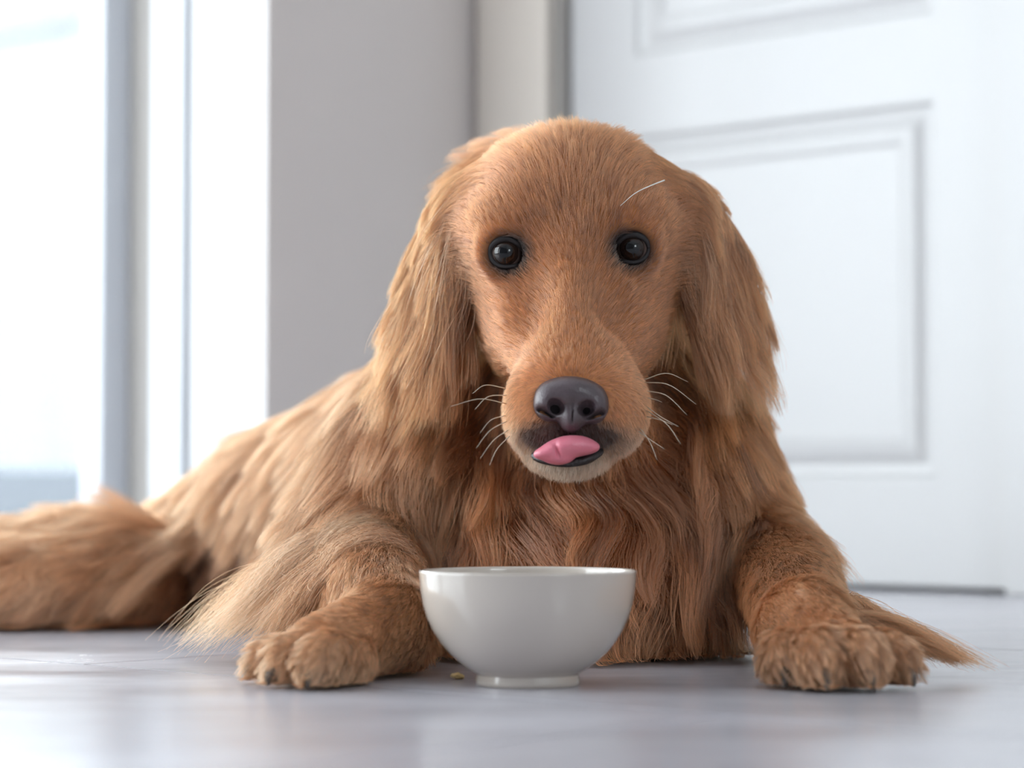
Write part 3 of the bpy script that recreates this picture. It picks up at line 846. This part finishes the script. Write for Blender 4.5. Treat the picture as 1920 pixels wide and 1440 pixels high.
# ear hair fans outwards towards the outer edge
for rg, ex, sg in (('ear_l', P(885, 500, 1.89)[0], -1), ('ear_r', P(1272, 500, 1.89)[0], 1)):
    outw = np.clip((ROOT[:, 0] - ex) * sg / 0.045, 0, 1.3)
    Fl[:, 0] += W_[:, RI[rg]] * sg * (outw * 0.75 - 0.12)
grav_ = grav_ + W_[:, RI['skull']] * np.clip((np.abs(hx) - 0.045) / 0.03, 0, 1) * 1.2
# length variations
zE = ROOT[:, 2]
earw = W_[:, RI['ear_l']] + W_[:, RI['ear_r']]
ear_t = np.clip((0.360 - zE) / 0.11, 0, 1)
L_ = L_ * (1 - earw) + earw * (0.020 + 0.056 * ear_t)
lay_ = lay_ * (1 - earw) + earw * (0.002 + 0.012 * ear_t)
L_ *= 0.7 + 0.55 * rng.random(len(ROOT))
# chest hair parts around the middle line
cw = (W_[:, RI['chest']] + W_[:, RI['neck']])
Fl[:, 0] += cw * (ROOT[:, 0] - 0.05) * 2.0 + cw * vnoise(ROOT, 26, 21) * 0.22
fw = W_[:, RI['flank']] + W_[:, RI['thigh']] + W_[:, RI['arm_l']] + W_[:, RI['shoulder_l']]
Fl[:, 0] += fw * vnoise(ROOT, 20, 22) * 0.15
# short pigmented hair round the mouth
lq = (ROOT - LIPC) / np.array([0.036, 0.03, 0.0125])
L_ *= np.where((lq ** 2).sum(1) < 1.1, 0.45, 1.0)
for e in EYES:
    de = np.linalg.norm(ROOT - e, axis=1)
    L_ *= np.clip((de - 0.008) / 0.02, 0.35, 1.0)
POS = grow(ROOT, L_, Fl, lift_, grav_, lay_, wav_, seed=3)
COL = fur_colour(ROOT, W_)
GROUPS = dict(face_fur=('skull', 'face', 'cheek', 'muzzle', 'lip', 'chin'), ear_fur_l=('ear_l',), ear_fur_r=('ear_r',), chest_fur=('neck', 'chest', 'throat', 'nape', 'shoulder_r'),
              flank_fur=('withers', 'flank', 'shoulder_l', 'arm_l'), hindquarter_fur=('thigh',), tail_fur=('tail',),
              leg_fur_l=('fore_l', 'wrist_l', 'toe_l'), leg_fur_r=('arm_r', 'fore_r', 'wrist_r', 'toe_r'))
NAMES = dict(ear_fur_l='ear_fur', ear_fur_r='ear_fur', leg_fur_l='foreleg_fur', leg_fur_r='foreleg_fur')
LAB = dict(face_fur='short reddish gold fur of the head', ear_fur_l='long pale golden hair of the drooping ear lit by the window', ear_fur_r='long copper hair of the drooping ear on the door side',
           chest_fur='long wavy copper chest hair', flank_fur='long pale golden flank hair', hindquarter_fur='pale golden feathered thigh hair', tail_fur='orange tail hair',
           leg_fur_l='cream and gold fur of the foreleg turned outwards', leg_fur_r='copper fur of the outstretched foreleg')
dom = W_.argmax(1)
gid = np.zeros(len(ROOT), int); GN = list(GROUPS)
for gi_, g in enumerate(GN):
    for r_ in GROUPS[g]: gid[dom == RI[r_]] = gi_

# ---- extra feathering: (group, centre, spread, direction, length, count, splay, colour, radius)
TUFT = [
    # ear fringes
    ('ear_fur_l', P(815, 600, 1.90), (0.020, 0.022, 0.030), (-0.42, -0.05, -1), 0.085, 1500, 0.14, PALE, 0.00014),
    ('ear_fur_l', P(858, 560, 1.875), (0.010, 0.012, 0.045), (-0.10, -0.12, -1), 0.090, 900, 0.10, GOLD, 0.00014),
    ('ear_fur_r', P(1368, 520, 1.90), (0.018, 0.022, 0.036), (0.75, -0.03, -1), 0.068, 1500, 0.15, GOLD, 0.00014),
    ('ear_fur_r', P(1305, 530, 1.875), (0.012, 0.012, 0.040), (0.06, -0.12, -1), 0.078, 1100, 0.10, GOLD, 0.00014),
    # forearm feathers on the floor
    ('leg_fur_r', P(1515, 1030, 1.90), (0.012, 0.02, 0.008), (0.9, -0.1, -0.10), 0.055, 110, 0.16, PALE, 0.00012),
    ('chest_fur', P(1455, 900, 1.97), (0.01, 0.02, 0.03), (0.22, 0, -1), 0.060, 220, 0.10, GOLD, 0.00013),
    # pale flyaway hairs over chest and ear
    ('chest_fur', P(880, 850, 1.91), (0.03, 0.02, 0.05), (-0.45, -0.10, -1), 0.070, 240, 0.20, CREAM, 0.00017),
    ('chest_fur', P(950, 960, 1.87), (0.03, 0.02, 0.04), (-0.40, -0.10, -1), 0.060, 160, 0.22, CREAM, 0.00016),
    ('chest_fur', P(1300, 900, 1.90), (0.06, 0.02, 0.06), (0.25, -0.10, -1), 0.065, 200, 0.20, PALE, 0.00015),
    ('ear_fur_l', P(850, 500, 1.87), (0.02, 0.02, 0.05), (-0.05, -0.15, -1), 0.095, 160, 0.16, CREAM, 0.00017),
    ('ear_fur_r', P(1320, 520, 1.87), (0.02, 0.02, 0.05), (0.15, -0.15, -1), 0.085, 130, 0.14, CREAM, 0.00015),
    # belly hair splaying on the floor
    ('chest_fur', P(1290, 1185, 1.84), (0.06, 0.02, 0.010), (0.25, -0.7, -0.7), 0.055, 700, 0.25, PALE, 0.00015),
    ('chest_fur', P(820, 1190, 1.82), (0.05, 0.02, 0.010), (0.05, -0.7, -0.7), 0.055, 500, 0.25, PALE, 0.00015),
    # nape tuft behind the ear
    ('chest_fur', P(905, 285, 2.02), (0.03, 0.02, 0.010), (-0.6, 0.1, 0.15), 0.045, 260, 0.25, GOLD, 0.00013),
]
# locks that run from a patch of the leg to a tip lying on the floor: (group, centre, spread, tip, tip spread, count, colour, radius)
LOCK = [
    ('leg_fur_r', P(1640, 1190, 1.73), (0.012, 0.02, 0.020), P(1850, 1272, 1.70), 0.013, 1600, PALE * 0.7 + GOLD * 0.3, 0.00016),
    ('leg_fur_r', P(1600, 1150, 1.76), (0.012, 0.02, 0.015), P(1770, 1268, 1.71), 0.012, 700, PALE * 0.5 + GOLD * 0.5, 0.00016),
    ('hindquarter_fur', P(300, 985, 2.33), (0.04, 0.03, 0.015), P(110, 1160, 2.22), 0.03, 1000, CREAM, 0.00020),
    ('hindquarter_fur', P(170, 990, 2.33), (0.05, 0.03, 0.015), P(-40, 1150, 2.22), 0.03, 1000, CREAM, 0.00020),
    ('hindquarter_fur', P(335, 1040, 2.31), (0.02, 0.03, 0.02), P(200, 1180, 2.20), 0.02, 800, CREAM, 0.00020),
    ('leg_fur_l', P(690, 985, 1.87), (0.020, 0.02, 0.022), P(400, 1180, 1.83), 0.022, 1500, CREAM, 0.00017),
    ('leg_fur_l', P(650, 1040, 1.86), (0.025, 0.02, 0.020), P(355, 1198, 1.84), 0.016, 1500, CREAM, 0.00017),
    ('leg_fur_l', P(680, 1085, 1.83), (0.025, 0.02, 0.016), P(440, 1205, 1.80), 0.016, 1300, CREAM * 0.6 + PALE * 0.4, 0.00017),
    ('leg_fur_l', P(560, 1080, 1.88), (0.030, 0.03, 0.020), P(320, 1170, 1.90), 0.016, 700, PALE, 0.00017),
]
XP, XC, XR, XG = [], [], [], []
for k, (g, c, sp, tip, ts, n, col, rd) in enumerate(LOCK):
    r = np.random.default_rng(500 + k)
    R = c + r.uniform(-1, 1, (n, 3)) * np.array(sp)
    dd = sample(D, R); R = R - grad(D, R) * np.clip(dd, -0.02, 0.02)[:, None]
    R[:, 2] = np.maximum(R[:, 2], 0.006)
    T = tip + r.normal(size=(n, 3)) * ts
    T[:, 2] = 0.002 + np.abs(T[:, 2] - tip[2]) * 0.5
    f = (0.45 + 0.6 * r.random(n))[:, None]
    tt = np.linspace(0, 1, NPT)[None, :, None]
    sag = np.sin(tt * math.pi) * np.array([0, 0, 1.0]) * (0.010 + 0.006 * vnoise(R, 60, 31))[:, None, None]
    p = R[:, None] + (T - R)[:, None] * (tt * f[:, None]) + sag
    for i in range(1, NPT):
        q = p[:, i]; dq = sample(D, q)
        q = q + grad(D, q) * np.clip(0.003 + 0.006 * r.random(n) - dq, 0, 0.03)[:, None]
        q[:, 2] = np.maximum(q[:, 2], 0.0015)
        p[:, i] = q
    XP.append(p); XR.append(np.full(n, rd)); XG.append(np.full(n, GN.index(g)))
    XC.append(np.clip(col * (1 + vnoise(R, 60, 9)[:, None] * 0.10), 0, 0.95))
for k, (g, c, sp, dr, ln, n, spl, col, rd) in enumerate(TUFT):
    r = np.random.default_rng(100 + k)
    R = c + r.uniform(-1, 1, (n, 3)) * np.array(sp)
    dd = sample(D, R); R = R - grad(D, R) * np.clip(dd, -0.02, 0.03)[:, None]
    R[:, 2] = np.maximum(R[:, 2], 0.006)
    F = nrm(dr) + r.normal(size=(n, 3)) * spl * 0.6 + np.stack([vnoise(R, 60, 5), vnoise(R, 60, 6), vnoise(R, 60, 7)], -1) * spl
    p = grow(R, ln * (0.6 + 0.55 * r.random(n)), F, np.full(n, 0.12), np.full(n, 0.35), np.full(n, 0.008), np.full(n, 0.04), seed=200 + k)
    XP.append(p); XR.append(np.full(n, rd)); XG.append(np.full(n, GN.index(g)))
    XC.append(np.clip(col * (1 + vnoise(R, 60, 9)[:, None] * 0.10), 0, 0.95))
XP = np.concatenate(XP); XC = np.concatenate(XC); XR = np.concatenate(XR); XG = np.concatenate(XG)
tot = 0
for gi_, g in enumerate(GN):
    m = gid == gi_; mx = XG == gi_
    pos = np.concatenate([POS[m], XP[mx]]); col = np.concatenate([COL[m], XC[mx]]); rad = np.concatenate([rad_[m], XR[mx]])
    st = np.concatenate([cs_[m], np.full(mx.sum(), 0.65)])
    if len(pos) == 0: continue
    ratio = np.mean([REG[r][5] for r in GROUPS[g]])
    pos, near = clump(pos, ratio, st, 50 + gi_)
    if g not in ('face_fur',):
        pos, _ = clump(pos, ratio / 5, st * 0.5, 80 + gi_, 1.4)
    r = np.random.default_rng(300 + gi_)
    # lock-to-lock and hair-to-hair colour variation
    lock = r.normal(size=len(pos))[near] * (0.13 if g == 'face_fur' else 0.25 if g in ('flank_fur', 'hindquarter_fur') else 0.27 if g == 'chest_fur' else 0.18)
    col = col * np.clip(1 + lock[:, None] + r.normal(size=(len(pos), 1)) * 0.10, 0.5, 1.4)
    col = col * np.minimum(1, 0.93 / col.max(1, keepdims=True))
    rad = rad * (0.75 + 0.5 * r.random(len(pos)))
    if g == 'face_fur': pos = pos[:, ::2]
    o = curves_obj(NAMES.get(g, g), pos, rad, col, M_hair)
    dpart(o); o['kind'] = 'stuff'; o['label'] = LAB[g]
    tot += len(pos)
print('total strands', tot)

# ---- eyes
def sphere_cap(name, c, r, ang, ax, mat, parent, rings=14, seg=40, bulge=0.0):
    """Part of a sphere around axis AX up to the polar angle ANG (pi = whole ball)."""
    ax = Vector(tuple(ax)).normalized(); q = Vector((0, 0, 1)).rotation_difference(ax)
    V = [Vector((0, 0, r + bulge))]; F = []
    for i in range(1, rings + 1):
        th = ang * i / rings
        for k in range(seg):
            ph = 2 * math.pi * k / seg
            V.append(Vector((r * math.sin(th) * math.cos(ph), r * math.sin(th) * math.sin(ph), (r + bulge * (1 - (i / rings) ** 2)) * math.cos(th))))
    for k in range(seg): F.append((0, 1 + k, 1 + (k + 1) % seg))
    for i in range(rings - 1):
        for k in range(seg):
            F.append((1 + i * seg + k, 1 + (i + 1) * seg + k, 1 + (i + 1) * seg + (k + 1) % seg, 1 + i * seg + (k + 1) % seg))
    V = [q @ v + Vector(tuple(map(float, c))) for v in V]
    return mesh_obj(name, V, F, mat, parent, True)
def wet(name, col, rough=0.05, var=0.15, scale=400, coat=1.0):
    return paint(name, col, rough, var, scale=scale, coat=0.0, spec=0.5)
M_sclera = wet('eye_sclera', (0.10, 0.07, 0.06)); M_iris = wet('eye_iris', (0.022, 0.012, 0.009)); M_pupil = wet('eye_pupil', (0.003, 0.003, 0.004), var=0)
M_lid = paint('eyelid_skin', (0.018, 0.014, 0.015), 0.6, 0.2, scale=200, bump=0.2, bscale=900)
for k, e in enumerate(EYES):
    look = nrm(CAMP + np.array([0.0, 0, 0.10]) - e)
    ball = dpart(sphere_cap('eye', e, EYE_R, math.pi, look, M_sclera, None, 24))
    dpart(sphere_cap('iris', e, EYE_R * 1.006, 0.80, look, M_iris, None, bulge=0.0009), ball)
    dpart(sphere_cap('pupil', e, EYE_R * 1.010, 0.60, look, M_pupil, None, 10, bulge=0.0012), ball)
    # lids: an almond ring lying on the ball, inner corner lower
    s = -1 if k == 0 else 1
    pts, rr = [], []
    for i in range(49):
        th = 2 * math.pi * i / 48
        x, z = 0.0120 * math.cos(th), (0.0098 if math.sin(th) > 0 else 0.0108) * math.sin(th)
        inner = max(0.0, -s * math.cos(th))
        x += -s * 0.0048 * inner ** 4; z += -0.0042 * inner ** 3
        rad = 0.0017 + 0.0009 * (math.sin(th) > 0) * math.sin(th)
        rxy = x * x + z * z
        y = -math.sqrt(max(0.0140 ** 2 - rxy, 0.0000165))
        pts.append(e + np.array([x, y + 0.0006, z])); rr.append(rad)
    dpart(tube('eyelid', pts, rr, M_lid, None, 10))

# ---- nose leather (fine implicit shape)
def local_sdf(lo, hi, h):
    n = np.ceil((np.array(hi) - lo) / h).astype(int) + 1
    ax = [lo[d] + h * np.arange(n[d]) for d in range(3)]
    return np.stack(np.meshgrid(*ax, indexing='ij'), -1)
def e3(X, c, r, R=np.eye(3)):
    return pdist(dict(t='e', c=np.array(c), r=np.array(r), R=R), X)
lo = np.array([-0.036, -0.030, -0.036]); X = local_sdf(lo, (0.036, 0.03, 0.03), 0.0007)
d = e3(X, (0, 0.002, 0.004), (0.0235, 0.020, 0.0135))
for s in (-1, 1):
    d = smin(d, e3(X, (s * 0.0155, 0.0, -0.003), (0.0112, 0.0155, 0.0125)), 0.006)
d = smin(d, e3(X, (0.001, 0.002, -0.0125), (0.0090, 0.0135, 0.0095)), 0.006)
d = smin(d, e3(X, (0.0, 0.008, 0.004), (0.0265, 0.018, 0.0145)), 0.005)
for s in (-1, 1):
    a = 0.35 * s
    R = np.array([[math.cos(a), 0, math.sin(a)], [0, 1, 0], [-math.sin(a), 0, math.cos(a)]])
    d = -smin(-d, e3(X, (s * 0.0108, -0.014, -0.0078), (0.0062, 0.015, 0.0050), R), 0.002)
    d = -smin(-d, e3(X, (s * 0.0170, -0.011, -0.0112), (0.0080, 0.014, 0.0019), R), 0.002)
d = -smin(-d, e3(X, (0.0012, -0.018, -0.016), (0.0007, 0.010, 0.012)), 0.002)
NV, NQ = surface_nets(d.astype(np.float32), lo, 0.0007)
roll = math.radians(3); tilt = math.radians(-14)
Rx = np.array([[1, 0, 0], [0, math.cos(tilt), -math.sin(tilt)], [0, math.sin(tilt), math.cos(tilt)]])
Rr = np.array([[math.cos(roll), 0, math.sin(roll)], [0, 1, 0], [-math.sin(roll), 0, math.cos(roll)]])
NV = NV @ (Rr @ Rx).T + P(1071, 752, 1.722)
def nose_mat():
    m, n, l, b = new_mat('nose_leather')
    b.inputs['Base Color'].default_value = (0.030, 0.024, 0.027, 1); b.inputs['Roughness'].default_value = 0.36
    tc = n.new('ShaderNodeTexCoord'); vo = n.new('ShaderNodeTexVoronoi'); vo.inputs['Scale'].default_value = 620; vo.feature = 'F1'
    no = n.new('ShaderNodeTexNoise'); no.inputs['Scale'].default_value = 60
    mx = n.new('ShaderNodeMix'); mx.data_type = 'RGBA'; mx.inputs[6].default_value = (0.065, 0.050, 0.056, 1); mx.inputs[7].default_value = (0.135, 0.098, 0.108, 1)
    bp = n.new('ShaderNodeBump'); bp.inputs['Strength'].default_value = 0.35; bp.inputs['Distance'].default_value = 0.0006; bp.invert = True
    l.new(tc.outputs['Object'], vo.inputs['Vector']); l.new(tc.outputs['Object'], no.inputs['Vector']); l.new(no.outputs['Fac'], mx.inputs[0]); l.new(mx.outputs[2], b.inputs['Base Color'])
    l.new(vo.outputs['Distance'], bp.inputs['Height']); l.new(bp.outputs[0], b.inputs['Normal'])
    return m
nose = dpart(link('nose', np_mesh('nose', NV, NQ), nose_mat())); nose['label'] = 'dark grey nose leather'

# ---- tongue
lo = np.array([-0.034, -0.022, -0.02]); X = local_sdf(lo, (0.034, 0.022, 0.022), 0.0008)
t0 = P(1062, 842, 1.716)
def off(px, py, dy=0.0): return P(px, py, 1.716 + dy) - t0
rl = math.radians(-8)
Rt = np.array([[math.cos(rl), 0, math.sin(rl)], [0, 1, 0], [-math.sin(rl), 0, math.cos(rl)]])
d = e3(X, off(1064, 838), (0.0165, 0.012, 0.0080), Rt.T)
d = smin(d, e3(X, off(1028, 849), (0.0105, 0.010, 0.0050), Rt.T), 0.005)
d = smin(d, e3(X, off(1098, 838, 0.002), (0.0100, 0.010, 0.0052)), 0.005)
d = smin(d, e3(X, off(1048, 858, 0.001), (0.0095, 0.010, 0.0050)), 0.005)
d = -smin(-d, e3(X, off(1045, 846, -0.012), (0.0008, 0.004, 0.0075), np.array([[0.95, 0, 0.3], [0, 1, 0], [-0.3, 0, 0.95]])), 0.003)
TV, TQ = surface_nets(d.astype(np.float32), lo, 0.0008)
def tongue_mat():
    m, n, l, b = new_mat('tongue_pink')
    b.inputs['Base Color'].default_value = (0.78, 0.22, 0.29, 1); b.inputs['Roughness'].default_value = 0.35
    b.inputs['Subsurface Weight'].default_value = 0.15; b.inputs['Subsurface Radius'].default_value = (0.004, 0.0015, 0.001)
    tc = n.new('ShaderNodeTexCoord'); no = n.new('ShaderNodeTexNoise'); no.inputs['Scale'].default_value = 700
    bp = n.new('ShaderNodeBump'); bp.inputs['Strength'].default_value = 0.3; bp.inputs['Distance'].default_value = 0.0008
    l.new(tc.outputs['Object'], no.inputs['Vector']); l.new(no.outputs['Fac'], bp.inputs['Height']); l.new(bp.outputs[0], b.inputs['Normal'])
    return m
tg = dpart(link('tongue', np_mesh('tongue', TV + t0, TQ), tongue_mat())); tg['label'] = 'pink tongue tip licking upwards'
M_lip = paint('lip_skin', (0.022, 0.016, 0.017), 0.4, 0.2, scale=300, bump=0.3, bscale=800)
dpart(tube('lower_lip', curve_pts([P(1000, 853, 1.735), P(1020, 862, 1.726), P(1060, 868, 1.722), P(1100, 862, 1.724), P(1128, 845, 1.735)], 20), [0.0022] + [0.0032] * 18 + [0.002], M_lip))

# ---- whiskers
M_wh = paint('whisker_pale', (0.72, 0.62, 0.50), 0.4, 0.05)
WH = [
    [(948, 728, 1.745), (910, 722, 1.73), (886, 738, 1.72)], [(950, 741, 1.742), (915, 744, 1.72), (890, 768, 1.705)], [(950, 757, 1.742), (900, 748, 1.71), (845, 762, 1.69)],
    [(948, 779, 1.742), (920, 788, 1.71), (900, 812, 1.69)], [(950, 790, 1.74), (918, 808, 1.70), (893, 840, 1.68)], [(953, 806, 1.738), (925, 826, 1.70), (900, 860, 1.675)],
    [(955, 818, 1.736), (932, 842, 1.70), (918, 872, 1.675)],
    [(1208, 712, 1.75), (1250, 700, 1.74), (1290, 716, 1.735)], [(1208, 717, 1.75), (1255, 722, 1.73), (1305, 758, 1.715)], [(1212, 733, 1.748), (1250, 742, 1.725), (1288, 778, 1.71)],
    [(1213, 746, 1.746), (1228, 749, 1.735), (1241, 754, 1.73)], [(1212, 762, 1.744), (1240, 782, 1.72), (1272, 800, 1.705)], [(1210, 768, 1.744), (1250, 795, 1.71), (1276, 832, 1.69)],
    [(1208, 780, 1.742), (1240, 788, 1.72), (1262, 797, 1.71)], [(1198, 800, 1.740), (1218, 828, 1.715), (1232, 862, 1.70)], [(1194, 806, 1.740), (1220, 825, 1.715), (1246, 842, 1.70)],
]
for i, w_ in enumerate(WH):
    o = dpart(tube('whisker', curve_pts([P(*q) for q in w_], 12), list(np.linspace(0.00042, 0.00010, 12)), M_wh, None, 5))
M_ws = paint('white_hair', (0.92, 0.88, 0.84), 0.4, 0.02)
o = dpart(tube('stray_hair', curve_pts([P(1163, 386, 1.788), P(1190, 363, 1.783), P(1218, 349, 1.785), P(1246, 338, 1.792)], 14), list(np.linspace(0.00018, 0.00055, 14)), M_ws, None, 5))
o['label'] = 'single white hair over the brow'

# ---- claws
M_claw = paint('claw_horn', (0.10, 0.075, 0.065), 0.35, 0.3, scale=200)
for T in (TL, TR):
    for (x, y, dd, r, dr) in T:
        c = P(x, y, dd); c[2] = r + 0.001
        f = nrm((dr[0], dr[1], 0))
        p0 = c + f * r * 1.30 + np.array([0, 0, -0.005]); p1 = c + f * r * 1.62 + np.array([0, 0, -0.009]); p2 = c + f * r * 1.72; p2[2] = 0.002
        dpart(tube('claw', curve_pts([p0, p1, p2], 7), [0.0032, 0.0033, 0.0033, 0.0031, 0.0027, 0.0021, 0.0012], M_claw, None, 8))
